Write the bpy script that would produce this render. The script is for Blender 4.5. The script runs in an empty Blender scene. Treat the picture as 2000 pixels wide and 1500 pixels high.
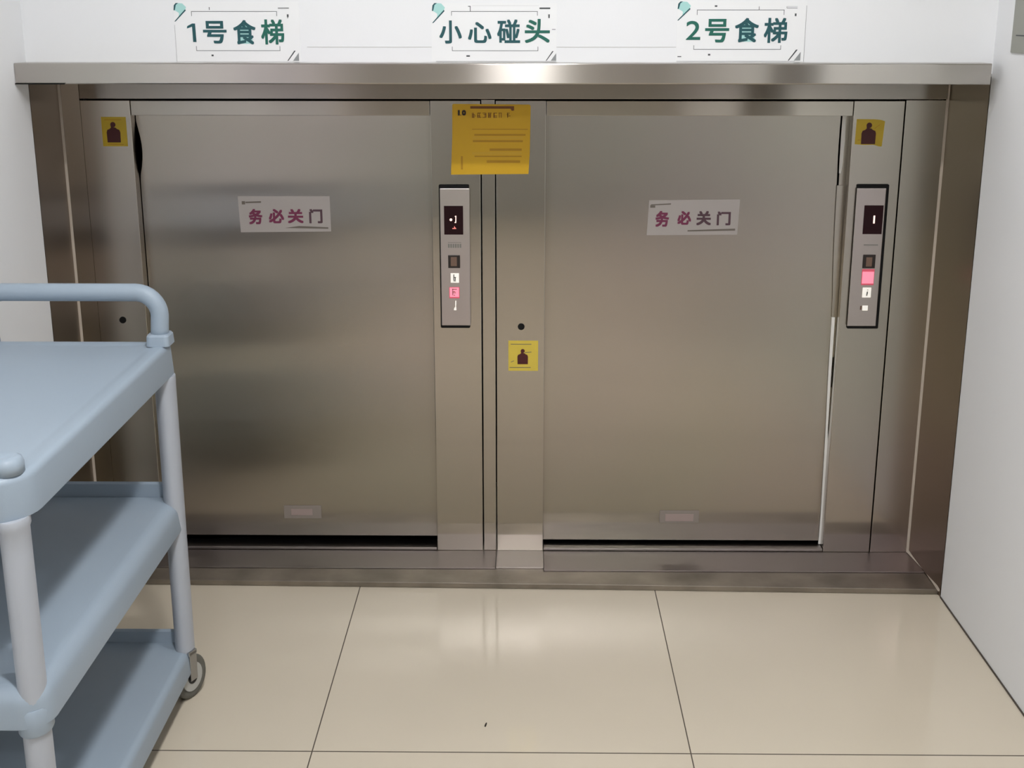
import bpy, bmesh, math, random
from mathutils import Vector, Matrix
random.seed(4)
C = bpy.context.scene.collection
S = bpy.context.scene
PI = math.pi

# ------------------------------------------------------------------ camera
cd = bpy.data.cameras.new('camera'); cam = bpy.data.objects.new('camera', cd); C.objects.link(cam)
cd.sensor_fit = 'HORIZONTAL'; cd.sensor_width = 36.0; cd.lens = 2543.4 / 2000 * 36.0
cd.clip_start = 0.05
cam.location = (0.0264, -3.4606, 1.5)
cam.rotation_euler = (PI / 2 - 0.2769, 0, 0.0115)
S.camera = cam

# ------------------------------------------------------------------ world, exposure
w = bpy.data.worlds.new('world'); S.world = w; w.use_nodes = True
w.node_tree.nodes['Background'].inputs[0].default_value = (0.9, 0.95, 1, 1)
w.node_tree.nodes['Background'].inputs[1].default_value = 0.0
S.view_settings.view_transform = 'Standard'
S.view_settings.look = 'None'
S.view_settings.gamma = 1.0
S.view_settings.use_curve_mapping = False
S.view_settings.exposure = 0.0

# ceiling lamps of the corridor: (x, y, emission strength)
LAMPS = [(0.10, -1.40, 150.0), (0.0, -2.35, 480.0), (-0.02, -4.85, 420.0)]
CEIL = 2.70
LAMP_R = 0.09
LAMP_COL = (0.99, 0.99, 1.0)

# ------------------------------------------------------------------ materials
def srgb(r, g, b):
    f = lambda c: c / 12.92 if c <= 0.04045 else ((c + 0.055) / 1.055) ** 2.4
    return (f(r / 255), f(g / 255), f(b / 255), 1)

def mat(name, col, rough=0.5, metal=0.0, spec=0.5, emit=None, estr=0.0, coat=0.0):
    m = bpy.data.materials.new(name); m.use_nodes = True
    b = m.node_tree.nodes['Principled BSDF']
    b.inputs['Base Color'].default_value = col if len(col) == 4 else (*col, 1)
    b.inputs['Roughness'].default_value = rough
    b.inputs['Metallic'].default_value = metal
    b.inputs['Specular IOR Level'].default_value = spec
    b.inputs['Coat Weight'].default_value = coat
    if emit:
        b.inputs['Emission Color'].default_value = emit if len(emit) == 4 else (*emit, 1)
        b.inputs['Emission Strength'].default_value = estr
    return m

def nd(m, t, **k):
    n = m.node_tree.nodes.new(t)
    for a, v in k.items(): setattr(n, a, v)
    return n

def lk(m, a, b): m.node_tree.links.new(a, b)

def mottle(m, scale, amount, bump=0.0, bscale=None):
    """soft variation of the base colour, and a fine bump"""
    b = m.node_tree.nodes['Principled BSDF']
    base = b.inputs['Base Color'].default_value[:]
    tc = nd(m, 'ShaderNodeTexCoord')
    n = nd(m, 'ShaderNodeTexNoise'); n.inputs['Scale'].default_value = scale; n.inputs['Detail'].default_value = 4
    lk(m, tc.outputs['Object'], n.inputs['Vector'])
    r = nd(m, 'ShaderNodeValToRGB')
    r.color_ramp.elements[0].position = 0.3; r.color_ramp.elements[1].position = 0.7
    r.color_ramp.elements[0].color = (*[c * (1 - amount) for c in base[:3]], 1)
    r.color_ramp.elements[1].color = (*[min(1, c * (1 + amount)) for c in base[:3]], 1)
    lk(m, n.outputs['Fac'], r.inputs['Fac']); lk(m, r.outputs['Color'], b.inputs['Base Color'])
    if bump:
        n2 = nd(m, 'ShaderNodeTexNoise'); n2.inputs['Scale'].default_value = bscale; n2.inputs['Detail'].default_value = 3
        lk(m, tc.outputs['Object'], n2.inputs['Vector'])
        bp = nd(m, 'ShaderNodeBump'); bp.inputs['Strength'].default_value = bump; bp.inputs['Distance'].default_value = 0.002
        lk(m, n2.outputs['Fac'], bp.inputs['Height']); lk(m, bp.outputs['Normal'], b.inputs['Normal'])
    return m

def steel(name, col, rough, aniso, tangent, grain, wave=None, wave_d=0.0):
    """brushed stainless steel; tangent = direction in which reflections are smeared"""
    m = mat(name, col, rough, 1.0)
    b = m.node_tree.nodes['Principled BSDF']
    b.inputs['Anisotropic'].default_value = aniso
    t = nd(m, 'ShaderNodeCombineXYZ')
    for i in range(3): t.inputs[i].default_value = tangent[i]
    lk(m, t.outputs[0], b.inputs['Tangent'])
    tc = nd(m, 'ShaderNodeTexCoord')
    if grain:
        mp = nd(m, 'ShaderNodeMapping'); mp.inputs['Scale'].default_value = grain
        lk(m, tc.outputs['Object'], mp.inputs['Vector'])
        n = nd(m, 'ShaderNodeTexNoise'); n.inputs['Scale'].default_value = 1.0; n.inputs['Detail'].default_value = 3
        lk(m, mp.outputs[0], n.inputs['Vector'])
        r = nd(m, 'ShaderNodeMapRange'); r.inputs['To Min'].default_value = rough * 0.9; r.inputs['To Max'].default_value = rough * 1.12
        lk(m, n.outputs['Fac'], r.inputs['Value']); lk(m, r.outputs[0], b.inputs['Roughness'])
    # faint colour drift of the sheet, as rolled steel and its film have
    n3 = nd(m, 'ShaderNodeTexNoise'); n3.inputs['Scale'].default_value = 1.3; n3.inputs['Detail'].default_value = 1
    lk(m, tc.outputs['Object'], n3.inputs['Vector'])
    cr = nd(m, 'ShaderNodeValToRGB')
    cr.color_ramp.elements[0].position = 0.35; cr.color_ramp.elements[1].position = 0.65
    cr.color_ramp.elements[0].color = (col[0] * 0.98, col[1] * 1.0, col[2] * 0.98, 1)
    cr.color_ramp.elements[1].color = (col[0] * 1.03, col[1] * 0.99, col[2] * 1.05, 1)
    lk(m, n3.outputs['Fac'], cr.inputs['Fac']); lk(m, cr.outputs[0], b.inputs['Base Color'])
    if wave:
        mp2 = nd(m, 'ShaderNodeMapping'); mp2.inputs['Scale'].default_value = wave
        lk(m, tc.outputs['Object'], mp2.inputs['Vector'])
        n2 = nd(m, 'ShaderNodeTexNoise'); n2.inputs['Scale'].default_value = 1.0; n2.inputs['Detail'].default_value = 1.0
        lk(m, mp2.outputs[0], n2.inputs['Vector'])
        bp = nd(m, 'ShaderNodeBump'); bp.inputs['Strength'].default_value = 1.0; bp.inputs['Distance'].default_value = wave_d
        lk(m, n2.outputs['Fac'], bp.inputs['Height']); lk(m, bp.outputs['Normal'], b.inputs['Normal'])
    return m

ST = (0.435, 0.40, 0.35)
M = {}
M['door_steel'] = steel('wavy door steel', ST, 0.225, 1.0, (1, 0, 0), None, (0.15, 0.4, 4.5), 0.0024)
M['door_steel_flat'] = steel('flat door steel', ST, 0.175, 1.0, (1, 0, 0), None, (0.22, 0.4, 2.2), 0.0015)
M['column_steel'] = steel('column steel', ST, 0.14, 1.0, (1, 0, 0), None, (1.0, 0.4, 0.8), 0.0004)
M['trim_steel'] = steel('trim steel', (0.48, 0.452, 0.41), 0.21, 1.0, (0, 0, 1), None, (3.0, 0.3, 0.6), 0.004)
M['fascia_steel'] = steel('fascia steel', (0.34, 0.31, 0.275), 0.20, 1.0, (0, 0, 1), None, (3.0, 0.3, 0.6), 0.003)  # darker base colour carries the shade of the hood above
M['head_steel'] = steel('head steel', ST, 0.21, 1.0, (0, 0, 1), None, (4.0, 0.3, 0.6), 0.003)
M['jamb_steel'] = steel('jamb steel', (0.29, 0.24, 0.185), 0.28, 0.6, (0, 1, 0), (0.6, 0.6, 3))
M['sill_steel'] = steel('sill steel', (0.36, 0.33, 0.31), 0.32, 0.5, (1, 0, 0), (2, 3, 2), (2, 3, 1), 0.002)
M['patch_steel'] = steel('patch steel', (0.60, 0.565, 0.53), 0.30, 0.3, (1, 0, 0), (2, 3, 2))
M['worn_steel'] = mottle(mat('worn steel', (0.31, 0.275, 0.235), 0.40, 0.9), 7, 0.3)
M['black'] = mat('black rubber', (0.004, 0.004, 0.004), 0.6, 0, 0.2)
M['dark'] = mat('shaft dark', (0.012, 0.011, 0.010), 0.8, 0, 0.1)
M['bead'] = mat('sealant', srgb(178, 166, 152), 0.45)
M['wall'] = mottle(mat('wall paint', (0.80, 0.81, 0.825), 0.55, 0, 0.3), 1.2, 0.012, 0.05, 160)
M['wall_far'] = mottle(mat('far wall paint', (0.36, 0.35, 0.335), 0.6, 0, 0.3), 1.2, 0.02)
M['ceiling'] = mat('ceiling paint', (0.84, 0.84, 0.83), 0.7)
M['joint'] = mat('panel joint', srgb(196, 196, 193), 0.6)
M['sealant_dark'] = mat('floor sealant', srgb(70, 62, 54), 0.7)
M['paper'] = mat('sign paper', (0.82, 0.828, 0.835), 0.5, 0, 0.3)
M['paper_edge'] = mat('paper edge', srgb(150, 150, 150), 0.6)
M['ink_grey'] = mat('grey ink', srgb(70, 74, 76), 0.6)
M['ink_soft'] = mat('soft grey ink', srgb(140, 143, 144), 0.6)
M['teal_a'] = mat('dark teal ink', srgb(18, 78, 84), 0.5)
M['teal_b'] = mat('green teal ink', srgb(14, 96, 82), 0.5)
M['teal_light'] = mat('pale teal ink', srgb(165, 212, 208), 0.5)
M['film'] = mat('sticker film', (0.40, 0.365, 0.345), 0.4, 0, 0.4)
M['film_light'] = mat('sticker film edge', (0.47, 0.44, 0.42), 0.4, 0, 0.4)
M['magenta'] = mat('plum ink', srgb(112, 38, 72), 0.5)
M['plum_dark'] = mat('dark plum ink', srgb(78, 52, 62), 0.5)
M['film_bar'] = mat('grey print', srgb(104, 96, 88), 0.5)
M['yellow'] = mottle(mat('yellow notice', srgb(216, 170, 20), 0.45), 9, 0.03)
M['yellow_b'] = mottle(mat('yellow sticker', srgb(200, 170, 32), 0.4), 30, 0.05)
M['yellow_c'] = mottle(mat('lemon sticker', srgb(208, 184, 70), 0.4), 30, 0.04)
M['yellow_dk'] = mat('yellow print', srgb(184, 136, 8), 0.5)
M['yellow_lt'] = mat('pale yellow print', srgb(214, 170, 40), 0.5)
M['brown_ink'] = mat('brown ink', srgb(116, 66, 18), 0.5)
M['black_ink'] = mat('black ink', srgb(36, 14, 10), 0.5)
M['maroon'] = mat('maroon ink', srgb(68, 5, 10), 0.5)
M['panel_face'] = steel('panel face', (0.52, 0.47, 0.45), 0.36, 0.4, (1, 0, 0), (3, 1, 2))
M['display'] = mat('display glass', srgb(20, 3, 8), 0.35, 0, 0.2, srgb(60, 0, 12), 0.12)
M['led'] = mat('lit digit', (0.9, 0.6, 0.5), 0.5, 0, 0.5, srgb(255, 226, 214), 1.0)
M['led_red'] = mat('lit red mark', (0.8, 0.2, 0.2), 0.5, 0, 0.5, srgb(255, 150, 130), 0.5)
M['button_white'] = mat('lit white button', (0.7, 0.68, 0.64), 0.5, 0, 0.5, srgb(255, 248, 235), 0.45)
M['button_pink'] = mat('lit pink button', (0.7, 0.2, 0.28), 0.5, 0, 0.5, srgb(255, 150, 172), 0.6)
M['button_rim'] = mat('pink rim', (0.5, 0.09, 0.13), 0.5, 0, 0.5, srgb(230, 70, 95), 0.3)
M['button_brown'] = mat('brown button cap', srgb(112, 88, 74), 0.4)
M['button_black'] = mat('black button body', srgb(30, 20, 16), 0.4)
M['print_grey'] = mat('panel print', srgb(120, 118, 112), 0.6)
M['plastic_grey'] = mat('grey plastic', srgb(140, 130, 122), 0.4)
M['plastic_pink'] = mat('pinkish plastic', srgb(160, 142, 136), 0.4)
M['strip'] = mat('pale strip', srgb(232, 230, 226), 0.4)
M['cart'] = mottle(mat('blue grey plastic', (0.29, 0.352, 0.418), 0.42, 0, 0.4), 2.0, 0.02, 0.06, 400)
M['cart_leg'] = mottle(mat('pale grey plastic', (0.385, 0.41, 0.455), 0.38, 0, 0.4), 2.0, 0.02)
M['tyre'] = mat('grey tyre', srgb(96, 95, 88), 0.6)
M['hub'] = mat('wheel hub', srgb(170, 170, 165), 0.35)
M['hub_dark'] = mat('wheel axle', srgb(22, 22, 22), 0.5)
M['fork'] = mat('caster fork', (0.4, 0.4, 0.4), 0.35, 1.0)
M['plate'] = mat('grey notice board', srgb(150, 151, 142), 0.55)
M['door_wood'] = mottle(mat('dark door', (0.05, 0.036, 0.026), 0.4), 3, 0.2)
M['lamp_frame'] = mat('lamp ring', (0.8, 0.8, 0.8), 0.4)
M['speck'] = mat('dark crumb', srgb(38, 32, 26), 0.7)

def floor_mat():
    m = mat('polished floor tile', (0.60, 0.53, 0.435), 0.16, 0, 0.5)
    b = m.node_tree.nodes['Principled BSDF']
    g = nd(m, 'ShaderNodeNewGeometry'); sx = nd(m, 'ShaderNodeSeparateXYZ'); lk(m, g.outputs['Position'], sx.inputs[0])
    def math_(op, a, v, clamp=False):
        n = nd(m, 'ShaderNodeMath', operation=op)
        if hasattr(a, 'links'): lk(m, a, n.inputs[0])
        else: n.inputs[0].default_value = a
        if hasattr(v, 'links'): lk(m, v, n.inputs[1])
        else: n.inputs[1].default_value = v
        return n.outputs[0]
    def joint(out, off, half):
        a = math_('SUBTRACT', out, off); a = math_('DIVIDE', a, 0.8); a = math_('ADD', a, 100.5)
        a = math_('FRACT', a, 0); a = math_('SUBTRACT', a, 0.5); a = math_('ABSOLUTE', a, 0)
        return math_('LESS_THAN', a, half / 0.8)
    jx = joint(sx.outputs[0], -0.4243, 0.0013); jy = joint(sx.outputs[1], -1.0291, 0.0018)
    jy = math_('MULTIPLY', jy, math_('LESS_THAN', sx.outputs[1], -0.6))
    j = math_('MAXIMUM', jx, jy)
    n = nd(m, 'ShaderNodeTexNoise'); n.inputs['Scale'].default_value = 1.7; n.inputs['Detail'].default_value = 3
    lk(m, g.outputs['Position'], n.inputs['Vector'])
    cr = nd(m, 'ShaderNodeValToRGB')
    cr.color_ramp.elements[0].position = 0.3; cr.color_ramp.elements[1].position = 0.7
    cr.color_ramp.elements[0].color = (0.585, 0.52, 0.415, 1); cr.color_ramp.elements[1].color = (0.62, 0.55, 0.44, 1)
    lk(m, n.outputs['Fac'], cr.inputs[0])
    mx = nd(m, 'ShaderNodeMix', data_type='RGBA')
    lk(m, j, mx.inputs['Factor']); lk(m, cr.outputs[0], mx.inputs['A']); mx.inputs['B'].default_value = (0.075, 0.06, 0.045, 1)
    lk(m, mx.outputs['Result'], b.inputs['Base Color'])
    rr = nd(m, 'ShaderNodeMapRange'); rr.inputs['To Min'].default_value = 0.08; rr.inputs['To Max'].default_value = 0.7
    lk(m, j, rr.inputs['Value']); lk(m, rr.outputs[0], b.inputs['Roughness'])
    return m
M['floor'] = floor_mat()
M['lamp'] = mat('lamp diffuser', (0.9, 0.9, 0.9), 0.5, 0, 0.5, LAMP_COL, 1.0)

# ------------------------------------------------------------------ mesh helpers
def box(bm, x0, x1, y0, y1, z0, z1):
    v = [bm.verts.new((x, y, z)) for x in (x0, x1) for y in (y0, y1) for z in (z0, z1)]
    for f in ((0, 1, 3, 2), (4, 6, 7, 5), (0, 4, 5, 1), (2, 3, 7, 6), (0, 2, 6, 4), (1, 5, 7, 3)):
        bm.faces.new([v[i] for i in f])
    return v

def prism(bm, pts, y0, y1):
    """polygon of (x, z) points extruded between the depths y0 (front) and y1"""
    a = [bm.verts.new((x, y0, z)) for x, z in pts]; b = [bm.verts.new((x, y1, z)) for x, z in pts]
    bm.faces.new(a); bm.faces.new(list(reversed(b)))
    n = len(pts)
    for i in range(n): bm.faces.new((a[i], b[i], b[(i + 1) % n], a[(i + 1) % n]))

def prism_z(bm, pts, z0, z1):
    a = [bm.verts.new((x, y, z0)) for x, y in pts]; b = [bm.verts.new((x, y, z1)) for x, y in pts]
    bm.faces.new(list(reversed(a))); bm.faces.new(b)
    n = len(pts)
    for i in range(n): bm.faces.new((a[i], a[(i + 1) % n], b[(i + 1) % n], b[i]))

def loft(bm, rings, cap0=True, cap1=True):
    R = [[bm.verts.new(p) for p in r] for r in rings]
    n = len(R[0])
    for a, b in zip(R, R[1:]):
        for i in range(n): bm.faces.new((a[i], a[(i + 1) % n], b[(i + 1) % n], b[i]))
    if cap0: bm.faces.new(list(reversed(R[0])))
    if cap1: bm.faces.new(R[-1])

def tube(bm, path, r, n=20, r2=None):
    """round bar along a list of points"""
    pts = [Vector(p) for p in path]; rings = []
    prev = None
    for i, p in enumerate(pts):
        t = (pts[min(i + 1, len(pts) - 1)] - pts[max(i - 1, 0)]).normalized()
        u = Vector((0, 1, 0)); u = (u - t * u.dot(t)).normalized() if abs(t.y) < 0.9 else Vector((1, 0, 0))
        v = t.cross(u)
        rings.append([p + u * ((r2 or r) * math.cos(2 * PI * k / n)) + v * (r * math.sin(2 * PI * k / n)) for k in range(n)])
    loft(bm, rings)

def disc(bm, c, r, h, axis='Y', n=28):
    """short cylinder centred on c"""
    rings = []
    for s in (-h / 2, h / 2):
        ring = []
        for k in range(n):
            a, b = r * math.cos(2 * PI * k / n), r * math.sin(2 * PI * k / n)
            ring.append({'Y': (c[0] + a, c[1] + s, c[2] + b), 'Z': (c[0] + a, c[1] + b, c[2] + s), 'X': (c[0] + s, c[1] + a, c[2] + b)}[axis])
        rings.append(ring)
    loft(bm, rings)

def link(name, bm, m, parent=None, bevel=0.0, smooth=False, seg=2, origin=None):
    bmesh.ops.recalc_face_normals(bm, faces=bm.faces)
    if origin is not None: bmesh.ops.translate(bm, verts=bm.verts, vec=-Vector(origin))
    me = bpy.data.meshes.new(name); bm.to_mesh(me); bm.free()
    o = bpy.data.objects.new(name, me); C.objects.link(o)
    if origin is not None: o.location = origin
    me.materials.append(M[m])
    if smooth:
        for p in me.polygons: p.use_smooth = True
    if bevel:
        b = o.modifiers.new('bevel', 'BEVEL'); b.width = bevel; b.segments = seg; b.limit_method = 'ANGLE'
    if parent:
        o.parent = parent
        o.matrix_parent_inverse = Matrix.Translation(-world_loc(parent))
    return o

def world_loc(o):
    return Vector(o.location) if o.parent is None else Vector(o.get('_w', o.location))

def thing(name, label, cat, loc=(0, 0, 0), group=None):
    o = bpy.data.objects.new(name, None); C.objects.link(o); o.location = loc
    o.empty_display_size = 0.05
    o['label'] = label; o['category'] = cat
    if group: o['group'] = group
    return o

def struct(o): o['kind'] = 'structure'; return o

def bx(name, m, parent, *b, bevel=0.0):
    bm = bmesh.new(); box(bm, *b); return link(name, bm, m, parent, bevel)

def patch(name, m, parent, pts, y, t=0.0004):
    """thin printed shape lying on a surface whose front is at depth y"""
    bm = bmesh.new(); prism(bm, pts, y - t, y); return link(name, bm, m, parent)

def rect(x0, x1, z0, z1): return [(x0, z0), (x1, z0), (x1, z1), (x0, z1)]

_glyph = {}
def glyph_mesh(ch, bold):
    k = (ch, bold)
    if k in _glyph: return _glyph[k]
    cu = bpy.data.curves.new('lettering', 'FONT'); cu.body = ch; cu.size = 1; cu.offset = bold; cu.extrude = 0.01
    cu.resolution_u = 6
    o = bpy.data.objects.new('lettering', cu); C.objects.link(o)
    dg = bpy.context.evaluated_depsgraph_get()
    me = bpy.data.meshes.new_from_object(o.evaluated_get(dg))
    bpy.data.objects.remove(o); bpy.data.curves.remove(cu)
    vs = [v.co.copy() for v in me.vertices]; fs = [tuple(p.vertices) for p in me.polygons]
    _glyph[k] = (vs, fs); return vs, fs

def glyph(name, ch, m, parent, x0, x1, z0, z1, y, bold=0.0, t=0.0006):
    """one raised character fitted to a box; bold = metres added to the width of its strokes"""
    vs, fs = glyph_mesh(ch, 0.0)
    a0 = min(v.x for v in vs); a1 = max(v.x for v in vs); b0 = min(v.y for v in vs); b1 = max(v.y for v in vs)
    bm = bmesh.new(); d = bold / 2
    for k, (dx, dz) in enumerate([(0, 0)] + ([(-d, -d), (d, -d), (d, d), (-d, d)] if bold else [])):
        bv = []
        for v in vs:
            u = (v.x - a0) / (a1 - a0); q = (v.y - b0) / (b1 - b0)
            bv.append(bm.verts.new((x0 + d + (x1 - x0 - bold) * u + dx, (y - t - 0.00002 * k) if v.z > 0 else y, z0 + d + (z1 - z0 - bold) * q + dz)))
        for f in fs:
            try: bm.faces.new([bv[i] for i in f])
            except ValueError: pass
    return link(name, bm, m, parent)

def strokes(name, m, parent, quads, y, t=0.0003):
    """each printed stroke or bar as its own thin part"""
    for q in quads: patch(name, m, parent, rect(*q) if len(q) == 4 and not hasattr(q[0], '__len__') else q, y, t)

# ------------------------------------------------------------------ the setting
XL, XR, XLI, XRI, D = -1.1773, 1.1351, -1.2000, 1.1216, 0.2556
YW = -D                      # front face of the back wall
BACK = -6.4
def sbox(name, m, *b):
    bm = bmesh.new(); box(bm, *b); return struct(link(name, bm, m))
sbox('floor', 'floor', XL - 0.15, XR + 0.15, BACK - 0.1, 0.7, -0.06, 0)
sbox('ceiling', 'ceiling', XL - 0.15, XR + 0.15, BACK - 0.1, YW + 0.1, CEIL, CEIL + 0.06)
def side_wall(name, xf, xb, xi):
    bm = bmesh.new()
    prism_z(bm, [(xf, BACK - 0.1), (xf, YW), (xi, 0.0), (xi, 0.7), (xb, 0.7), (xb, BACK - 0.1)], 0, CEIL)
    return struct(link(name, bm, 'wall'))
side_wall('wall_left', XL, XL - 0.15, XLI - 0.004)
side_wall('wall_right', XR, XR + 0.15, XRI + 0.004)
HEAD = 1.362                 # underside of the wall above the recess
bm = bmesh.new(); box(bm, XL, XR, YW, YW + 0.2, HEAD, CEIL); struct(link('wall_back', bm, 'wall'))
sbox('wall_front', 'wall_far', XL, XR, BACK - 0.1, BACK, 0, CEIL)
# brown door in the right wall, farther back along the corridor (mirrored in the hood)
bm = bmesh.new(); box(bm, XR - 0.035, XR - 0.0005, -3.10, -2.30, 0.004, 2.06); struct(link('door_1', bm, 'door_wood', None, 0.003))
# shaft wall behind the lifts
sbox('wall_shaft', 'dark', XLI - 0.004, XRI + 0.004, 0.62, 0.70, 0, 1.40)
# fine horizontal joints of the wall lining, between the three signs
for k, (x0, x1) in enumerate(((-0.4996, -0.2020), (0.0955, 0.3815))):
    bm = bmesh.new(); box(bm, x0, x1, YW - 0.0006, YW, 1.4233, 1.4246); struct(link('trim_%d' % (k + 1), bm, 'joint'))
# dark joint where the right wall meets the tiles
bm = bmesh.new(); box(bm, XR - 0.0028, XR, BACK, YW - 0.002, 0, 0.0035); struct(link('trim_3', bm, 'sealant_dark'))
bm = bmesh.new(); box(bm, XL, XL + 0.0028, BACK, YW - 0.002, 0, 0.0035); struct(link('trim_4', bm, 'sealant_dark'))

# ------------------------------------------------------------------ steel surround of the recess
t = thing('steel_surround', 'brushed steel hood, jambs and threshold lining the wall recess around both food lifts', 'steel surround', (0, -0.13, 0))
# hood: a folded channel standing 8 cm off the wall
bm = bmesh.new()
HX0, HX1 = XL + 0.0006, 1.1060
prof = [(-0.336, 1.3435), (-0.336, 1.3870), (-0.3338, 1.3893), (-0.2557, 1.3893), (-0.2557, 1.3868), (-0.330, 1.3868), (-0.3335, 1.384), (-0.3335, 1.3450), (-0.2557, 1.3450), (-0.2557, 1.3412), (-0.334, 1.3412)]
loft(bm, [[(x, y, z) for y, z in prof] for x in (HX0, HX1)])
link('hood', bm, 'trim_steel', t, 0.0008)
bx('hood_flange', 'black', t, HX0, -1.06, -0.340, -0.3362, 1.3408, 1.3432)
bx('soffit', 'jamb_steel', t, XL + 0.001, XR - 0.001, YW + 0.001, 0.0, 1.3565, 1.3600)
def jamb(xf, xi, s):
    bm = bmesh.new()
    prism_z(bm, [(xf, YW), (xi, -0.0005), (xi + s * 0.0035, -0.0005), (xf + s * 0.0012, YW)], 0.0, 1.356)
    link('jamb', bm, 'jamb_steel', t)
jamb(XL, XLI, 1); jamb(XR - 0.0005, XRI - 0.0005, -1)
# pale beads in the inner corners and along the foot of the jambs
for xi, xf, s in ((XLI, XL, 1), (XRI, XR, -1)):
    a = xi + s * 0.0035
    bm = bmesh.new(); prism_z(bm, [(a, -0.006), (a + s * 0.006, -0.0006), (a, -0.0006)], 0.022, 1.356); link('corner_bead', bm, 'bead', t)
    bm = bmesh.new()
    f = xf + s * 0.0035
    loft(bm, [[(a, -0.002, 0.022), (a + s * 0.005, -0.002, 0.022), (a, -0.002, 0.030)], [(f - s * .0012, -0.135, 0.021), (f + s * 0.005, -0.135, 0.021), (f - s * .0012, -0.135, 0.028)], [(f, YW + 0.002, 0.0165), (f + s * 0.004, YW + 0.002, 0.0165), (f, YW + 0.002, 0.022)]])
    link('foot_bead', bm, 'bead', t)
# fascia under the hood and filler panels between the lifts
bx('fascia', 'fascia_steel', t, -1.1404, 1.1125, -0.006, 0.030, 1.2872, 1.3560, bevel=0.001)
bx('filler_panel', 'column_steel', t, XLI + 0.0036, -1.1432, 0.0, 0.030, 0.020, 1.3560)
bx('filler_panel', 'column_steel', t, -0.0934, -0.0587, 0.002, 0.030, 0.020, 1.2850, bevel=0.0008)
bx('filler_panel', 'column_steel', t, 1.0098, XRI - 0.0042, 0.0, 0.030, 0.020, 1.2850, bevel=0.0008)
bx('filler_panel', 'column_steel', t, 1.1130, XRI - 0.0042, 0.0, 0.030, 1.2851, 1.3560)
# threshold: raised plate with a worn ramp down to the tiles
bm = bmesh.new(); prism_z(bm, [(XLI + 0.004, 0.0), (XLI + 0.0135, -0.122), (-0.0580, -0.122), (-0.0580, 0.0)], 0.001, 0.020); link('threshold_plate', bm, 'sill_steel', t, 0.001)
bm = bmesh.new(); prism_z(bm, [(0.0765, 0.0), (0.0765, -0.135), (XRI + 0.0038, -0.135), (XRI - 0.004, 0.0)], 0.001, 0.020); link('threshold_plate', bm, 'sill_steel', t, 0.001)
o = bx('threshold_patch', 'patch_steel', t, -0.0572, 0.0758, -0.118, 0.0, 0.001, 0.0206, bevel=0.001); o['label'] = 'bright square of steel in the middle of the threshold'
bm = bmesh.new()
prism_z(bm, [(XLI + 0.0135, -0.123), (-0.0575, -0.123), (-0.057, -0.1195), (0.0755, -0.1195), (0.0765, -0.136), (XRI + 0.0038, -0.136), (XR - 0.0025, -0.2400), (0.37, -0.2232), (-0.42, -0.2092), (XL + 0.008, -0.1980)], 0.001, 0.0165)
link('threshold_apron', bm, 'worn_steel', t, 0.002)

# ------------------------------------------------------------------ the two food lifts
def wavy_door(bm, outline_left, outline_right, z0, z1, y):
    """sheet with a wavering left and right edge: functions of z"""
    zs = [z0 + (z1 - z0) * k / 60 for k in range(61)]
    pts = [(outline_right(z), z) for z in zs] + [(outline_left(z), z) for z in reversed(zs)]
    prism(bm, pts, y, y + 0.012)

def interp(tab):
    def f(z):
        if z >= tab[0][0]: return tab[0][1]
        for (za, xa), (zb, xb) in zip(tab, tab[1:]):
            if z >= zb: return xb + (xa - xb) * (z - zb) / (za - zb)
        return tab[-1][1]
    return f

def food_lift(label, cl, dl, dr, cr, left_edge, right_edge, zlow, sheet):
    t = thing('food_lift', label, 'food lift', ((cl + cr) / 2, 0.02, 0), 'food lifts in the wall recess')
    bx('column', 'column_steel', t, cl, dl, 0.0, 0.038, 0.020, 1.2830, bevel=0.0012)
    bx('column', 'column_steel', t, dr, cr, 0.0, 0.038, 0.020, 1.2830, bevel=0.0012)
    bx('head_panel', 'head_steel', t, dl + 0.0015, dr - 0.0015, 0.001, 0.034, 1.2445, 1.2822, bevel=0.001)
    bm = bmesh.new(); wavy_door(bm, left_edge, right_edge, zlow, 1.268, 0.040)
    d = link('door', bm, sheet, t, 0.0012)
    bx('sill', 'sill_steel', t, dl + 0.001, dr - 0.001, 0.0, 0.060, 0.0205, 0.0285, bevel=0.0015)
    bm = bmesh.new(); box(bm, cl, cr, 0.056, 0.60, 0.012, 1.34)
    # hollow lift car: only the shell, its mouth facing the door
    front = [f for f in bm.faces if all(v.co.y < 0.1 for v in f.verts)]
    bmesh.ops.delete(bm, geom=front, context='FACES')
    link('lift_car', bm, 'dark', t)
    return t, d

lens = lambda z: 0.0110 * max(0.0, 1 - ((z - 1.150) / 0.070) ** 2)
l1, d1 = food_lift('left food lift with closed steel door, below the sign for lift 1', -1.1430, -1.0124, -0.2272, -0.0965,
                   lambda z: -1.0118 + lens(z), lambda z: -0.2240, 0.0480, 'door_steel')
redge = interp([(1.268, 0.8530), (1.15, 0.8520), (1.05, 0.8545), (0.97, 0.8550), (0.84, 0.8585), (0.73, 0.8640), (0.53, 0.8655), (0.36, 0.8690), (0.13, 0.8715), (0.0, 0.8700)])
l2, d2 = food_lift('right food lift with closed steel door, below the sign for lift 2', -0.0557, 0.0752, 0.8754, 1.0068,
                   lambda z: 0.0735, redge, 0.0380, 'door_steel_flat')
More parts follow.
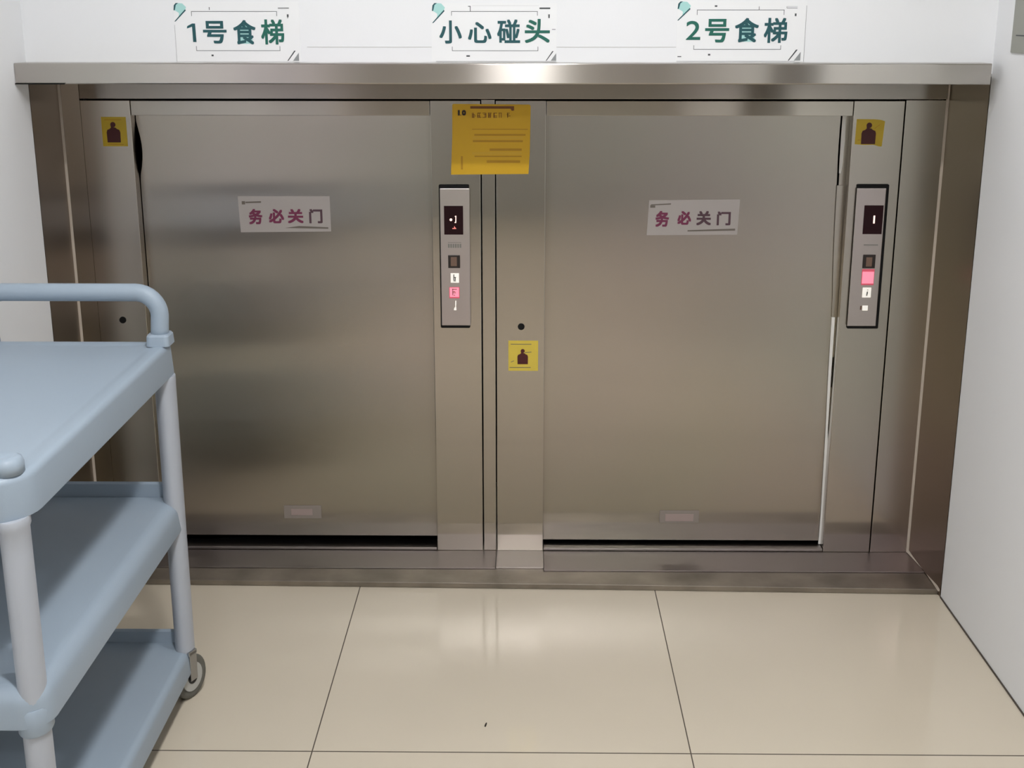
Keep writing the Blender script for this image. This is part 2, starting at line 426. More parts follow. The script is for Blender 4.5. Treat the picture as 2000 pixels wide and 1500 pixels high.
# loose pale strip along the right edge of the right door
bm = bmesh.new()
bm.free()
outer = [(1.2440, .8640), (1.18, .8655), (1.12, .8640), (1.092, .8610), (1.06, .8700), (1.00, .8712), (0.95, .8720), (0.88, .8722), (0.82, .8722), (0.76, .8722), (0.70, .8718), (0.60, .8720), (0.53, .8722), (0.45, .8730), (0.38, .8735), (0.34, .8755), (0.24, .8760), (0.16, .8780), (0.12, .8770), (0.06, .8790), (0.03, .8800)]
for a, b, m, dx in ((0, 4, 'strip', 0.004), (4, 11, 'column_steel', 0.0), (10, 21, 'strip', 0.0)):
    bm = bmesh.new()
    part = outer[a:b]
    loft(bm, [[(redge(z) - 0.001 + dx, 0.034, z), (xo, 0.034, z), (xo, 0.0375, z), (redge(z) - 0.001 + dx, 0.0375, z)] for z, xo in part])
    o = link('edge_strip', bm, m, l2)
    if m == 'strip': o['label'] = 'pale loose edge strip'
# guide rail of the right door, in the gap beside the column, cut short near the foot
bm = bmesh.new()
tab = [(1.2445, .8560), (0.60, .8640), (0.585, .8748), (0.50, .8748), (0.49, .8660), (0.38, .8670), (0.37, .8748), (0.31, .8748), (0.30, .8690), (0.17, .8700), (0.16, .8748), (0.09, .8748), (0.085, .8700), (0.03, .8710)]
prism(bm, [(x, z) for z, x in tab] + [(0.8753, 0.03), (0.8753, 1.2445)], 0.0385, 0.0395); link('guide_rail', bm, 'column_steel', l2)
# dark key holes
for p, x, z in ((l1, -1.0776, 0.695), (l2, 0.0117, 0.6793)):
    bm = bmesh.new(); disc(bm, (x, -0.0006, z), 0.0092, 0.0024); o = link('key_hole', bm, 'black', p); o['label'] = 'black round key hole'
# small labels at the foot of the doors
zc, zd = 0.1009, 0.1403
f = bx('pull_tab', 'plastic_grey', d1, -0.6704, -0.5626, 0.0375, 0.040, zc, zd, bevel=0.001)
bx('tab_insert', 'plastic_pink', f, -0.650, -0.588, 0.0365, 0.0376, zc + 0.010, zd - 0.010, bevel=0.0008)
zc, zd = 0.0917, 0.1295
f = bx('pull_tab', 'plastic_grey', d2, 0.4099, 0.5230, 0.0375, 0.040, zc, zd, bevel=0.001)
bx('tab_insert', 'plastic_pink', f, 0.4260, 0.5070, 0.0365, 0.0376, zc + 0.006, zd - 0.010, bevel=0.0008)

# ------------------------------------------------------------------ call panels
def call_panel(label, x0, x1, z0, z1, side):
    """side = -1: the black backing shows on the left of the plate, +1: on the right"""
    t = thing('call_panel', label, 'control panel', ((x0 + x1) / 2, 0, z0), 'call panels beside the lift doors')
    bm = bmesh.new(); box(bm, x0, x1, -0.007, 0.0, z0, z1); link('backing', bm, 'black', t, 0.004, seg=3)  # black plate stands in for the shadow gap behind the face plate
    fx0, fx1 = (x0 + 0.0030, x1 + 0.0015) if side < 0 else (x0 - 0.0010, x1 - 0.0085)
    bm = bmesh.new(); box(bm, fx0, fx1, -0.011, -0.0069, z0 + 0.0085, z1 - 0.0095); link('face_plate', bm, 'panel_face', t, 0.0015)
    return t
YP = -0.011
def block(name, m, p, x0, x1, z0, z1, depth=0.0015, y=YP, bevel=0.0008): return bx(name, m, p, x0, x1, y - depth, y, z0, z1, bevel=bevel)

def scribble(p, m, x0, x1, z0, z1, y, n, s):
    """faint worn symbol on a button: a few short strokes"""
    r = random.Random(s); bm = bmesh.new()
    for k in range(n):
        if r.random() < 0.5:
            a = x0 + (x1 - x0) * r.uniform(0, 0.4); b = x0 + (x1 - x0) * r.uniform(0.6, 1); z = z0 + (z1 - z0) * (k + 0.5) / n
            prism(bm, rect(a, b, z - 0.0008, z + 0.0008), y - 0.0003, y)
        else:
            x = x0 + (x1 - x0) * r.uniform(0.2, 0.8); a = z0 + (z1 - z0) * r.uniform(0, 0.3); b = z0 + (z1 - z0) * r.uniform(0.6, 1)
            prism(bm, rect(x - 0.0008, x + 0.0008, a, b), y - 0.0003, y)
    return link('symbol', bm, m, p)

t = call_panel('call panel of the left lift, its white button above the lit pink one', -0.2075, -0.1272, 0.6759, 1.0659, -1)
d = block('display', 'display', t, -0.1939, -0.1433, 0.9335, 1.0103, 0.001)
patch('digit', 'led', d, [(-0.1660, 0.965), (-0.1618, 0.965), (-0.1612, 0.984), (-0.1648, 0.984), (-0.1655, 0.9815), (-0.1636, 0.981), (-0.1640, 0.9675), (-0.1660, 0.967)], YP - 0.001)
bm = bmesh.new(); disc(bm, (-0.1757, YP - 0.0012, 0.9735), 0.0036, 0.0006, n=14); link('lit_dot', bm, 'led', d)
patch('lit_mark', 'led_red', d, [(-0.1725, 0.949), (-0.1620, 0.949), (-0.1620, 0.951), (-0.1640, 0.952), (-0.1670, 0.957), (-0.1675, 0.9515), (-0.1725, 0.951)], YP - 0.001)
for k in range(6): patch('printed_mark', 'print_grey', t, rect(-0.1845 + 0.0062 * k, -0.1800 + 0.0062 * k, 0.898, 0.9085), YP, 0.0003)
patch('printed_line', 'print_grey', t, rect(-0.1845, -0.1490, 0.9115, 0.9128), YP, 0.0003)
b = block('button', 'button_black', t, -0.1844, -0.1527, 0.8432, 0.8781, 0.002); c = block('button_cap', 'button_brown', b, -0.1775, -0.1610, 0.8485, 0.8735, 0.001, YP - 0.002)
b = block('button', 'button_white', t, -0.1785, -0.1559, 0.8030, 0.8292, 0.002); scribble(b, 'ink_grey', -0.1740, -0.1610, 0.8065, 0.8265, YP - 0.002, 6, 3)
b = block('button', 'button_rim', t, -0.1828, -0.1550, 0.7601, 0.7912, 0.0015); c = block('button_cap', 'button_pink', b, -0.1812, -0.1566, 0.7640, 0.7900, 0.001, YP - 0.0015); scribble(b, 'brown_ink', -0.1775, -0.1610, 0.7675, 0.7870, YP - 0.0025, 6, 8)
patch('printed_mark', 'button_white', t, [(-0.1712, 0.727), (-0.1640, 0.727), (-0.1642, 0.734), (-0.1650, 0.738), (-0.1642, 0.744), (-0.1642, 0.7535), (-0.1668, 0.7535), (-0.1672, 0.744), (-0.1668, 0.737), (-0.1700, 0.733)], YP, 0.0006)

t = call_panel('call panel of the right lift, its lit pink button above the white one', 0.8965, 0.9815, 0.6770, 1.0680, 1)
d = block('display', 'display', t, 0.9183, 0.9690, 0.9369, 1.0134, 0.001)
patch('digit', 'led', d, rect(0.9440, 0.9484, 0.9655, 0.9865), YP - 0.001)
bm = bmesh.new(); prism(bm, rect(0.9239, 0.9620, 0.9065, 0.9092), YP - 0.0003, YP); link('printed_label', bm, 'print_grey', t)
b = block('button', 'button_black', t, 0.9245, 0.9578, 0.8450, 0.8817, 0.002); c = block('button_cap', 'button_brown', b, 0.9330, 0.9490, 0.8500, 0.8750, 0.001, YP - 0.002)
b = block('button', 'button_rim', t, 0.9245, 0.9580, 0.7990, 0.8425, 0.0015); c = block('button_cap', 'button_pink', b, 0.9258, 0.9568, 0.8035, 0.8360, 0.001, YP - 0.0015)
b = block('button', 'button_white', t, 0.9295, 0.9528, 0.7650, 0.7925, 0.002); scribble(b, 'ink_grey', 0.9395, 0.9450, 0.7690, 0.7880, YP - 0.002, 5, 4)
block('status_light', 'button_white', t, 0.9325, 0.9475, 0.7290, 0.7430, 0.0012); block('status_light', 'button_brown', t, 0.9265, 0.9310, 0.7310, 0.7420, 0.0012)

# ------------------------------------------------------------------ yellow stickers
def warning(label, x0, x1, z0, z1, m, cx, cz, h, lines, curl=None):
    t = thing('warning_sticker', label, 'sticker', ((x0 + x1) / 2, 0, z0), 'yellow warning stickers on the lift columns')
    pts = rect(x0, x1, z0, z1) if not curl else curl
    patch('sheet', m, t, pts, 0.0, 0.0008)
    r = 0.13 * h; bodyh = 0.66 * h; bw = 0.33 * h
    zb = cz - h / 2
    pts = [(cx - bw, zb), (cx + bw, zb), (cx + bw * 1.03, zb + bodyh * 0.75), (cx + bw * 0.9, zb + bodyh * 0.93), (cx + bw * 0.55, zb + bodyh), (cx + bw * 0.33, zb + bodyh * 1.10)]
    for k in range(-3, 16):
        a = -0.55 * PI + 1.1 * PI * 0 + (k + 3) / 18 * 2.1 * PI * 0.76 - 0.05
        pts.append((cx + r * math.cos(a + 0.25), cz + h / 2 - r + r * math.sin(a + 0.25)))
    pts += [(cx - bw * 0.33, zb + bodyh * 1.10), (cx - bw * 0.55, zb + bodyh), (cx - bw * 0.9, zb + bodyh * 0.93), (cx - bw * 1.03, zb + bodyh * 0.75)]
    patch('figure', 'maroon', t, pts, -0.0008, 0.0004)
    strokes('printed_line', 'yellow_dk' if m != 'yellow_c' else 'film_bar', t,
            [[(a, b - 0.0009), (c, d - 0.0009), (c, d + 0.0009), (a, b + 0.0009)] for a, b, c, d in lines], -0.0008)
    return t
warning('yellow warning sticker with a dark red figure on the far left column', -1.0905, -1.0255, 1.1645, 1.2405, 'yellow_b', -1.0605, 1.2010, 0.053,
        [(-1.082, 1.2330, -1.037, 1.2330), (-1.078, 1.1700, -1.036, 1.1690), (-1.0700, 1.1890, -1.0650, 1.1930)])
warning('yellow warning sticker with a dark red figure above the right call panel', 0.884, 0.958, 1.1690, 1.2361, 'yellow_b', 0.9180, 1.2000, 0.0555,
        [(0.9320, 1.2120, 0.9460, 1.2230), (0.8900, 1.1830, 0.8980, 1.1830)],
        [(0.8837, 1.1720), (0.9060, 1.1700), (0.9330, 1.1705), (0.9480, 1.1660), (0.9545, 1.1665), (0.9583, 1.2310), (0.9480, 1.2345), (0.9300, 1.2362), (0.8845, 1.2365)])
warning('pale lemon warning sticker with a dark red figure below the middle key hole', -0.0233, 0.0582, 0.5545, 0.6400, 'yellow_c', 0.0160, 0.5950, 0.0430,
        [(-0.017, 0.6300, 0.040, 0.6300), (0.0215, 0.6060, 0.0400, 0.6080), (-0.0165, 0.5790, -0.0080, 0.5830), (-0.020, 0.5640, 0.038, 0.5640)])

t = thing('notice', 'large yellow notice hung over the seam between the two lifts', 'notice', (-0.07, 0, 1.09))
patch('sheet', 'yellow', t, [(-0.1745, 1.0916), (0.0300, 1.0935), (0.0335, 1.1500), (0.0352, 1.2690), (0.0320, 1.2730), (-0.1660, 1.2745), (-0.1690, 1.2720), (-0.1700, 1.1900)], -0.001, 0.001)
YN = -0.002
for ch, x0, x1 in (('1', -0.1545, -0.1495), ('0', -0.1440, -0.1335)): glyph('character', ch, 'black_ink', t, x0, x1, 1.2450, 1.2590, YN, 0.0024)
patch('full_stop', 'black_ink', t, rect(-0.1480, -0.1458, 1.2450, 1.2472), YN)
patch('header_bar', 'brown_ink', t, [(-0.1220, 1.2625), (-0.0170, 1.2625), (-0.0140, 1.2570), (-0.0080, 1.2580), (-0.0080, 1.2690), (-0.1220, 1.2690)], YN, 0.0003)
bm = bmesh.new(); r = random.Random(5)
x = -0.1200
while x < -0.020:
    wd = r.choice((0.011, 0.012)) 
    for k in range(4):
        z = 1.2395 + 0.0037 * k
        if r.random() < 0.75: prism(bm, rect(x + r.uniform(0, 0.003), x + wd - r.uniform(0, 0.003), z, z + 0.0013), YN - 0.0003, YN)
    for k in range(2):
        xx = x + r.uniform(0.1, 0.85) * wd
        prism(bm, rect(xx, xx + 0.0014, 1.2392, 1.2520), YN - 0.0003, YN)
    x += wd + r.choice((0.0025, 0.0025, 0.009))
link('heading', bm, 'brown_ink', t)
for z0, z1, x0, x1, m in ((1.2085, 1.2105, -0.118, 0.028, 'yellow_dk'), (1.1930, 1.1975, -0.112, 0.022, 'yellow_dk'), (1.1840, 1.1905, -0.117, 0.015, 'yellow_lt'),
                          (1.1765, 1.1815, -0.116, 0.015, 'yellow_dk'), (1.1540, 1.1600, -0.072, 0.012, 'yellow_dk'), (1.1440, 1.1510, -0.118, 0.012, 'yellow_lt'),
                          (1.1380, 1.1410, -0.112, 0.012, 'yellow_dk'), (1.1225, 1.1290, -0.080, 0.008, 'yellow_dk'), (1.1050, 1.1400, -0.1480, -0.1430, 'yellow_dk')):
    patch('printed_line', m, t, rect(x0, x1, z0, z1), YN, 0.0003)

# ------------------------------------------------------------------ white-grey stickers on the doors
YD = 0.040
def door_sticker(label, quad, chars, inks, head, bar):
    x0 = min(p[0] for p in quad); x1 = max(p[0] for p in quad)
    t = thing('door_sticker', label, 'sticker', ((x0 + x1) / 2, YD, quad[0][1]), 'paper stickers on the lift doors')
    patch('sheet', 'film', t, quad, YD, 0.0008)
    for (ch, a, b, c, d), ink in zip(chars, inks): glyph('character', ch, ink, t, a, b, c, d, YD - 0.0008, 0.0028)
    strokes('small_print', 'film_bar', t, head, YD - 0.0008)
    patch('grey_bar', 'film_bar', t, bar, YD - 0.0008, 0.0003)
    return t
door_sticker('pale sticker with plum characters on the left lift door',
             [(-0.7490, 0.9305), (-0.5035, 0.9330), (-0.5045, 1.0285), (-0.7520, 1.0280)],
             [('务', -0.7252, -0.6878, 0.9524, 0.9941), ('必', -0.6711, -0.6295, 0.9553, 0.9942), ('关', -0.6198, -0.5768, 0.9554, 0.9942), ('门', -0.5616, -0.5256, 0.9555, 0.9943)],
             ['magenta', 'magenta', 'magenta', 'plum_dark'],
             [rect(-0.7420, -0.7330, 1.0060, 1.0150), [(-0.7320, 1.0095), (-0.6900, 1.0105), (-0.6900, 1.0150), (-0.7320, 1.0135)]],
             [(-0.6290, 0.9425), (-0.5110, 0.9405), (-0.5110, 0.9445), (-0.5900, 0.9480)])
door_sticker('pale sticker with plum characters on the right lift door',
             [(0.3500, 0.9245), (0.5945, 0.9265), (0.5975, 1.0215), (0.3545, 1.0190)],
             [('务', 0.3723, 0.4095, 0.9475, 0.9904), ('必', 0.4314, 0.4686, 0.9531, 0.9905), ('关', 0.4824, 0.5223, 0.9518, 0.9905), ('门', 0.5375, 0.5746, 0.9519, 0.9893)],
             ['magenta', 'magenta', 'plum_dark', 'plum_dark'],
             [rect(0.3575, 0.3710, 0.9990, 1.0050), [(0.3575, 1.0050), (0.4130, 1.0075), (0.4130, 1.0110), (0.3600, 1.0080)]],
             [(0.4600, 0.9350), (0.5880, 0.9375), (0.5880, 0.9430), (0.4600, 0.9385)])

# ------------------------------------------------------------------ signs on the wall above the lifts
def wall_sign(label, x0, x1, z0, z1, chars, fills, leaf, br, corner, extras, edges, ink):
    t = thing('wall_sign', label, 'sign', ((x0 + x1) / 2, YW, z0), 'paper signs above the food lifts')
    Y = YW - 0.0008
    patch('sheet', 'paper', t, rect(x0, x1, z0, z1), YW, 0.0008)
    strokes('sheet_edge', 'paper_edge', t, edges, Y, 0.0002)
    strokes('pale_fill', 'teal_light', t, fills, Y, 0.0002)
    for (ch, a, b, c, d, bold), k in zip(chars, ink):
        if ch == '1':      # upright with a short flag
            W, H = b - a, d - c
            patch('character', k, t, [(a + 0.62 * W, c), (b, c), (b - 0.04 * W, d), (a + 0.62 * W, d), (a + 0.05 * W, d - 0.14 * H), (a, d - 0.27 * H), (a + 0.60 * W, d - 0.17 * H)], Y - 0.0002, 0.0006)
        else: glyph('character', ch, k, t, a, b, c, d, Y - 0.0002, 0.0010 if ch == '2' else bold)
    # leaf mark: pale blade with a dark rim and stalk
    lx0, lx1, lz0, lz1 = leaf; sx, sz = lx1 - lx0, lz1 - lz0
    L = lambda u, v: (lx0 + u * sx, lz0 + v * sz)
    patch('leaf_mark', 'teal_light', t, [L(0.0, 0.62), L(0.08, 0.9), L(0.35, 1.0), L(0.72, 0.98), L(1.0, 0.78), L(0.9, 0.58), L(0.5, 0.26), L(0.38, 0.30), L(0.42, 0.46), L(0.2, 0.56)], Y, 0.0003)
    strokes('leaf_stalk', 'teal_a', t, [[L(0.0, 0.0), L(0.10, 0.0), L(0.98, 0.60), L(0.92, 0.66), L(0.30, 0.22)]], Y - 0.0003)
    strokes('leaf_rim', 'teal_a', t, [[L(0.0, 0.60), L(0.10, 0.62), L(0.20, 0.90), L(0.40, 1.0), L(0.20, 1.0), L(0.04, 0.88)]], Y - 0.0003)
    # bracket lines round the lettering
    (bx0, bx1, btop, bt_tick), (cx0, cx1, bbot, bb_tick) = br
    q = 0.0011
    patch('bracket_line', 'ink_grey', t, [(bx0, btop - bt_tick), (bx0 + q, btop - bt_tick), (bx0 + q, btop - q), (bx1 - q, btop - q), (bx1 - q, btop - bt_tick), (bx1, btop - bt_tick), (bx1, btop), (bx0, btop)], Y, 0.0003)
    patch('bracket_line', 'ink_grey', t, [(cx0, bbot), (cx1, bbot), (cx1, bbot + bb_tick), (cx1 - q, bbot + bb_tick), (cx1 - q, bbot + q), (cx0 + q, bbot + q), (cx0 + q, bbot + bb_tick), (cx0, bbot + bb_tick)], Y, 0.0003)
    a, b, c, d = corner; sx, sz = b - a, d - c
    strokes('corner_mark', 'ink_grey', t, [[(a, c), (a + 0.09 * sx, c), (a + 0.75 * sx, d), (a + 0.62 * sx, d)]], Y)
    strokes('corner_mark', 'ink_soft', t, [[(a + 0.48 * sx, c), (b, c), (b, c + 0.80 * sz)]], Y)
    strokes('small_print', 'ink_grey', t, extras, Y)
    return t

def shi_fill(x0, x1, z0, z1):
    L = lambda u, v: (x0 + u * (x1 - x0), z0 + v * (z1 - z0))
    return [L(0.2, 0.03), L(0.86, 0.03), L(0.76, 0.66), L(0.5, 0.92), L(0.24, 0.66)]
wall_sign('white paper sign reading lift number 1 in teal characters', -0.8135, -0.5152, 1.3898, 1.5271,
          [('1', -0.7842, -0.7634, 1.4356, 1.4780, 0.0024), ('号', -0.7462, -0.6900, 1.4321, 1.4839, 0.0024), ('食', -0.6741, -0.6203, 1.4297, 1.4862, 0.0024), ('梯', -0.6080, -0.5530, 1.4297, 1.4874, 0.0024)],
          [shi_fill(-0.6741, -0.6203, 1.4297, 1.4862)],
          (-0.8151 + 0.002, -0.7835, 1.4827, 1.5248), ((-0.7717, -0.5680, 1.5061, 0.011), (-0.7650, -0.5640, 1.4150, 0.011)), (-0.5483, -0.5201, 1.3918, 1.4155),
          [(-0.7290, -0.7275, 1.5090, 1.5155), (-0.5650, -0.5390, 1.5120, 1.5132), (-0.5650, -0.5390, 1.5140, 1.5146), (-0.5445, -0.5405, 1.4930, 1.4990), (-0.5440, -0.5415, 1.4905, 1.4925), (-0.7295, -0.7245, 1.4025, 1.4065)],
          [rect(-0.8135, -0.8129, 1.3898, 1.4750)], ['teal_a', 'teal_a', 'teal_a', 'teal_b'])
wall_sign('white paper sign reading mind your head in teal characters, between the two lift signs', -0.2017, 0.0953, 1.3898, 1.5247,
          [('小', -0.1834, -0.1298, 1.4322, 1.4851, 0.0024), ('心', -0.1152, -0.0592, 1.4334, 1.4816, 0.0024), ('碰', -0.0458, 0.0089, 1.4334, 1.4874, 0.0024), ('头', 0.0199, 0.0794, 1.4334, 1.4886, 0.0024)],
          [],
          (-0.2000, -0.1694, 1.4792, 1.5247), ((-0.1542, 0.0503, 1.5061, 0.010), (-0.1535, 0.0520, 1.4150, 0.010)), (0.0701, 0.0950, 1.3925, 1.4145),
          [(-0.1100, -0.1085, 1.5061, 1.5180), (-0.1145, -0.1090, 1.5165, 1.5180), (0.0545, 0.0800, 1.5110, 1.5145), (0.0755, 0.0790, 1.4905, 1.4990), (-0.1195, -0.1110, 1.4015, 1.4050), (0.0845, 0.0930, 1.4640, 1.4652)],
          [rect(-0.1920, 0.0953, 1.3905, 1.3914), rect(-0.1050, 0.0530, 1.5185, 1.5188)], ['teal_a', 'teal_a', 'teal_a', 'teal_b'])
wall_sign('white paper sign reading lift number 2 in teal characters', 0.3800, 0.6850, 1.3905, 1.5293,
          [('2', 0.4024, 0.4364, 1.4406, 1.4840, 0.0024), ('号', 0.4473, 0.5043, 1.4347, 1.4886, 0.0024), ('食', 0.5175, 0.5745, 1.4347, 1.4910, 0.0024), ('梯', 0.5866, 0.6423, 1.4336, 1.4910, 0.0024)],
          [shi_fill(0.5175, 0.5745, 1.4347, 1.4910)],
          (0.3805, 0.4117, 1.4851, 1.5282), ((0.4266, 0.6325, 1.5096, 0.012), (0.4215, 0.6290, 1.4182, 0.010)), (0.6468, 0.6765, 1.3930, 1.4183),
          [(0.4680, 0.4740, 1.5160, 1.5195), (0.5720, 0.5732, 1.5096, 1.5170), (0.6375, 0.6630, 1.5130, 1.5140), (0.6375, 0.6630, 1.5165, 1.5170), (0.6375, 0.6382, 1.5130, 1.5170), (0.6575, 0.6615, 1.4950, 1.5010), (0.4565, 0.4620, 1.4045, 1.4085), (0.3840, 0.3930, 1.4010, 1.4030)],
          [rect(0.3820, 0.6640, 1.3912, 1.3919), rect(0.6840, 0.6850, 1.3905, 1.5190)], ['teal_b', 'teal_b', 'teal_a', 'teal_a'])

# ------------------------------------------------------------------ grey board on the right wall
t = thing('notice_board', 'grey rectangular board high on the right wall', 'board', (XR, -0.6, 1.4146))
bm = bmesh.new(); box(bm, XR - 0.004, XR, -0.80, -0.3735, 1.4150, 1.95); link('panel', bm, 'plate', t, 0.0008)
bm = bmesh.new(); box(bm, XR - 0.0045, XR - 0.004, -0.70, -0.40, 1.4520, 1.4545); link('printed_line', bm, 'ink_grey', t)

# crumb on the tiles
bm = bmesh.new()
loft(bm, [[(-0.0630, -0.9270, 0.0002), (-0.0600, -0.9270, 0.0002), (-0.0600, -0.9270, 0.002), (-0.0630, -0.9270, 0.002)], [(-0.0622, -0.9200, 0.0002), (-0.0585, -0.9190, 0.0002), (-0.0590, -0.9200, 0.003), (-0.0622, -0.9200, 0.003)], [(-0.0600, -0.9110, 0.0002), (-0.0580, -0.9110, 0.0002), (-0.0580, -0.9110, 0.0015), (-0.0600, -0.9110, 0.0015)]])
o = link('crumb', bm, 'speck', None, 0.0005); o['label'] = 'tiny dark crumb lying on the middle floor tile'; o['category'] = 'crumb'

# ------------------------------------------------------------------ service cart
CX0, CX1, CY0, CY1 = -1.150, -0.7290, -1.640, -0.7550
cart = thing('service_cart', 'blue grey plastic three tier service cart with a tubular handle, in the lower left corner', 'service cart', ((CX0 + CX1) / 2, (CY0 + CY1) / 2, 0))
def ring(x0, x1, y0, y1, r, z, n=8):
    pts = []
    far, near = r if hasattr(r, '__len__') else (r, r)
    for cx, cy, a0, r in ((x1 - far, y1 - far, 0, far), (x0 + far, y1 - far, 90, far), (x0 + near, y0 + near, 180, near), (x1 - near, y0 + near, 270, near)):
        for k in range(n + 1):
            a = math.radians(a0 + 90 * k / n); pts.append((cx + r * math.cos(a), cy + r * math.sin(a), z))
    return pts
def tray(z_low, z_top, dish, edge, rr=0.055, lips=0.0, inset=0.0, rf=0.024):
    """moulded tray: skirt, rounded rim, shallow dish; lips = raised boards at the two short ends"""
    bm = bmesh.new(); R = []
    def add(i, z): R.append(ring(CX0 + i + inset, CX1 - i - inset, CY0 + i, CY1 - i, (max(0.010, rf - i * 0.6), max(0.012, rr - i * 0.6)), z))
    add(0.012, z_low + 0.004); add(0.004, z_low); add(0.0005, z_low + 0.002); add(0.0, z_low + 0.006)
    n = 7
    for k in range(n + 1):
        a = PI / 2 * k / n
        add(0.003 + edge * (1 - math.cos(a)), z_top - edge + edge * math.sin(a))
    if dish:
        add(edge + 0.010, z_top)
        for k in range(1, 6):
            a = k / 5; add(edge + 0.010 + 0.022 * a, z_top - dish * (0.5 - 0.5 * math.cos(PI * a)))
    loft(bm, R)
    if lips:
        for ya, yb in ((CY1 - 0.016, CY1 - 0.003),):
            RR = [[(x, y, z) for y, z in ((ya - 0.002, z_top - 0.02), (yb, z_top - 0.02), (yb, z_top + lips - 0.003), ((ya + yb) / 2, z_top + lips), (ya, z_top + lips - 0.004))] for x in (CX0 + 0.035, CX1 - 0.020)]
            loft(bm, RR)
    o = link('tray', bm, 'cart', cart, smooth=True)
    e = o.modifiers.new('split', 'EDGE_SPLIT'); e.split_angle = math.radians(50)
    return o
top = tray(0.7560, 0.8260, 0.0025, 0.012, 0.075)
tray(0.4080, 0.4770, 0.0, 0.030, 0.050, 0.030)
tray(0.0640, 0.1200, 0.0, 0.016, 0.050, 0.030)
def leg(cx, cy):
    fl = 1.10 if cy < -1.2 else 1.02
    bm = bmesh.new(); R = []
    for z, s in ((0.085, 0.96), (0.40, 0.98), (0.70, 1.0), (0.738, 1.0), (0.744, fl), (0.756, fl), (0.758, fl - 0.03)):
        R.append([(cx + 0.0215 * s * math.cos(2 * PI * k / 28), cy + 0.0315 * s * math.sin(2 * PI * k / 28), z) for k in range(28)])
    loft(bm, R); l = link('leg', bm, 'cart_leg', cart, smooth=True)
    e = l.modifiers.new('split', 'EDGE_SPLIT'); e.split_angle = math.radians(50)
    for z0, z1 in ((0.392, 0.438), (0.060, 0.098)) if cy < -1.2 else ():
        bm = bmesh.new(); R = []
        for z, s in ((z0, 1.12), (z0 + 0.003, 1.18), (z1 - 0.006, 1.18), (z1, 1.08)):
            R.append([(cx + 0.0225 * s * math.cos(2 * PI * k / 28), cy + 0.0310 * s * math.sin(2 * PI * k / 28), z) for k in range(28)])
        loft(bm, R); c = link('collar', bm, 'cart', l, smooth=True)
        e = c.modifiers.new('split', 'EDGE_SPLIT'); e.split_angle = math.radians(50)
    return l
LX0, LX1, LY0, LY1 = CX0 + 0.030, -0.7455, -1.6000, -0.7920
for x in (LX1, LX0):
    for y in (LY1, LY0): leg(x - (0.016 if x == LX1 and y == LY0 else 0), y)
# tubular handle across the far end
bm = bmesh.new(); path = []
hx0, hx1, hy, hz, rc = CX0 + 0.026, -0.7480, -0.7850, 0.9370, 0.048
path.append((hx1 - 0.004, hy, 0.836)); path.append((hx1 - 0.002, hy, 0.86)); path.append((hx1, hy, hz - rc))
for k in range(1, 9):
    a = PI / 2 * k / 8; path.append((hx1 - rc + rc * math.cos(a), hy, hz - rc + rc * math.sin(a)))
path.append((0.5 * (hx0 + hx1), hy, hz))
for k in range(0, 9):
    a = PI / 2 * k / 8; path.append((hx0 + rc - rc * math.sin(a), hy, hz - rc + rc * math.cos(a)))
path.append((hx0, hy, 0.836))
tube(bm, path, 0.0188, 22); h = link('handle', bm, 'cart', cart, smooth=True)
for x in (hx1 - 0.003, hx0):
    bm = bmesh.new()
    loft(bm, [ring(x - a, x + a, hy - b, hy + b, 0.010, z, 5) for a, b, z in ((0.0245, 0.028, 0.8255), (0.0245, 0.028, 0.8275), (0.0235, 0.026, 0.846), (0.021, 0.023, 0.850))])
    link('handle_socket', bm, 'cart', h)
# low moulded caps at the near corners
for x in (-0.7740, CX0 + 0.045):
    bm = bmesh.new()
    loft(bm, [ring(x - a, x + a, -1.5880 - b, -1.5880 + b, c, z, 6) for a, b, c, z in ((0.031, 0.029, 0.026, 0.8250), (0.031, 0.029, 0.026, 0.8400), (0.028, 0.026, 0.024, 0.8480), (0.020, 0.018, 0.016, 0.8520), (0.012, 0.010, 0.008, 0.8470))])
    link('corner_cap', bm, 'cart', cart, smooth=True)
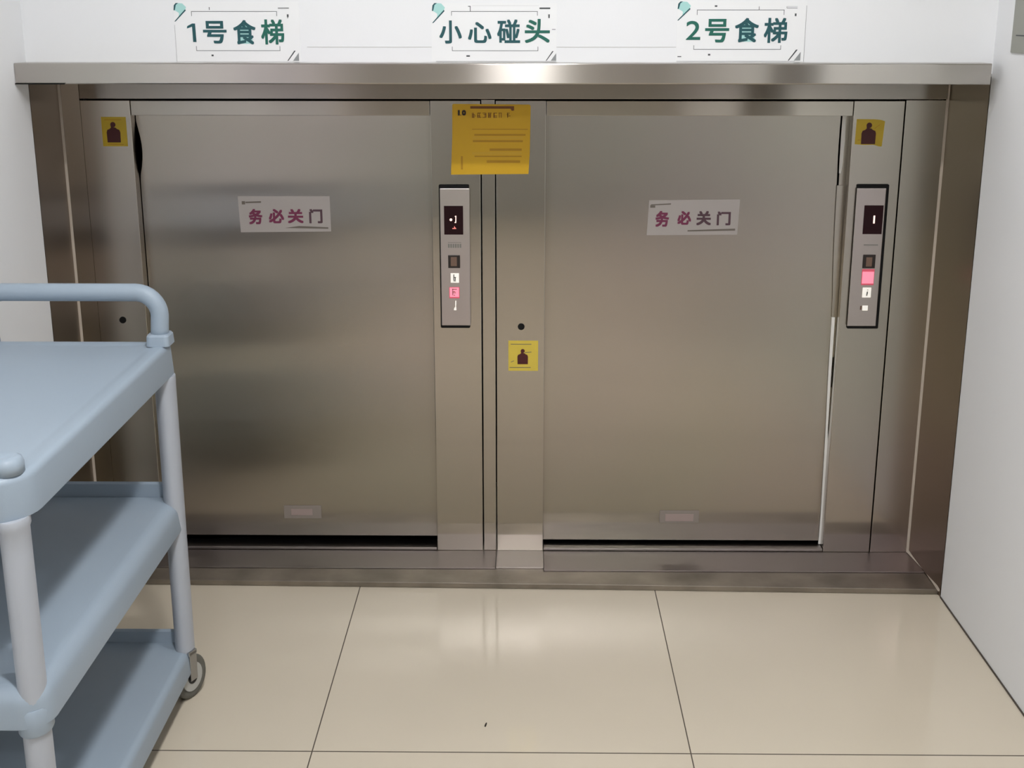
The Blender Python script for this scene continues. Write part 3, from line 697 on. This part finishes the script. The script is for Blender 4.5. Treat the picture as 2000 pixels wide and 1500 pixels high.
# swivel casters
def caster(cx, cy, rot):
    t = Vector((cx, cy, 0.052)); Rm = Matrix.Translation(t) @ Matrix.Rotation(rot, 4, 'Z')
    bm = bmesh.new(); n = 32
    rings = []
    for x, r in ((-0.012, 0.040), (-0.014, 0.047), (-0.010, 0.0515), (0.010, 0.0515), (0.014, 0.047), (0.012, 0.040)):
        rings.append([(x, r * math.cos(2 * PI * k / n), r * math.sin(2 * PI * k / n)) for k in range(n)])
    loft(bm, rings); bmesh.ops.transform(bm, matrix=Rm, verts=bm.verts)
    wheel = link('caster_wheel', bm, 'tyre', cart, smooth=True)
    bm = bmesh.new(); disc(bm, (0, 0, 0), 0.034, 0.0285, 'X'); bmesh.ops.transform(bm, matrix=Rm, verts=bm.verts); link('hub', bm, 'hub', wheel)
    bm = bmesh.new(); disc(bm, (0, 0, 0), 0.016, 0.0310, 'X'); bmesh.ops.transform(bm, matrix=Rm, verts=bm.verts); link('axle', bm, 'hub_dark', wheel)
    bm = bmesh.new()
    for s in (-1, 1):
        x0, x1 = sorted((s * 0.017, s * 0.0195))
        box(bm, x0, x1, -0.012, 0.012, -0.006, 0.064)
    box(bm, -0.0195, 0.0195, -0.014, 0.014, 0.056, 0.066)
    bmesh.ops.transform(bm, matrix=Rm, verts=bm.verts); link('caster_fork', bm, 'fork', cart, 0.001)
for x, y, r in ((-0.7420, -0.800, -0.42), (CX0 + 0.035, -0.800, 0.3), (-0.7700, -1.590, -0.2), (CX0 + 0.035, -1.590, 0.35)): caster(x, y, r)

# ------------------------------------------------------------------ ceiling lamps
for k, (x, y, e) in enumerate(LAMPS):
    where = ('nearest the food lifts', 'above the middle of the corridor', 'farthest from the food lifts')[k]
    t = thing('ceiling_light', 'round ceiling downlight ' + where, 'ceiling light', (x, y, CEIL), 'ceiling downlights')
    bm = bmesh.new(); n = 40; R = []
    for r, z in ((LAMP_R, CEIL - 0.004), (LAMP_R, CEIL - 0.010), (LAMP_R + 0.018, CEIL - 0.010), (LAMP_R + 0.020, CEIL - 0.0005)):
        R.append([(x + r * math.cos(2 * PI * q / n), y + r * math.sin(2 * PI * q / n), z) for q in range(n)])
    loft(bm, R, False, False); link('lamp_ring', bm, 'lamp_frame', t)
    lm = M['lamp'].copy(); lm.node_tree.nodes['Principled BSDF'].inputs['Emission Strength'].default_value = e
    bm = bmesh.new(); disc(bm, (x, y, CEIL - 0.004), LAMP_R, 0.006, 'Z', n)
    o = link('diffuser', bm, 'lamp', t); o.data.materials[0] = lm
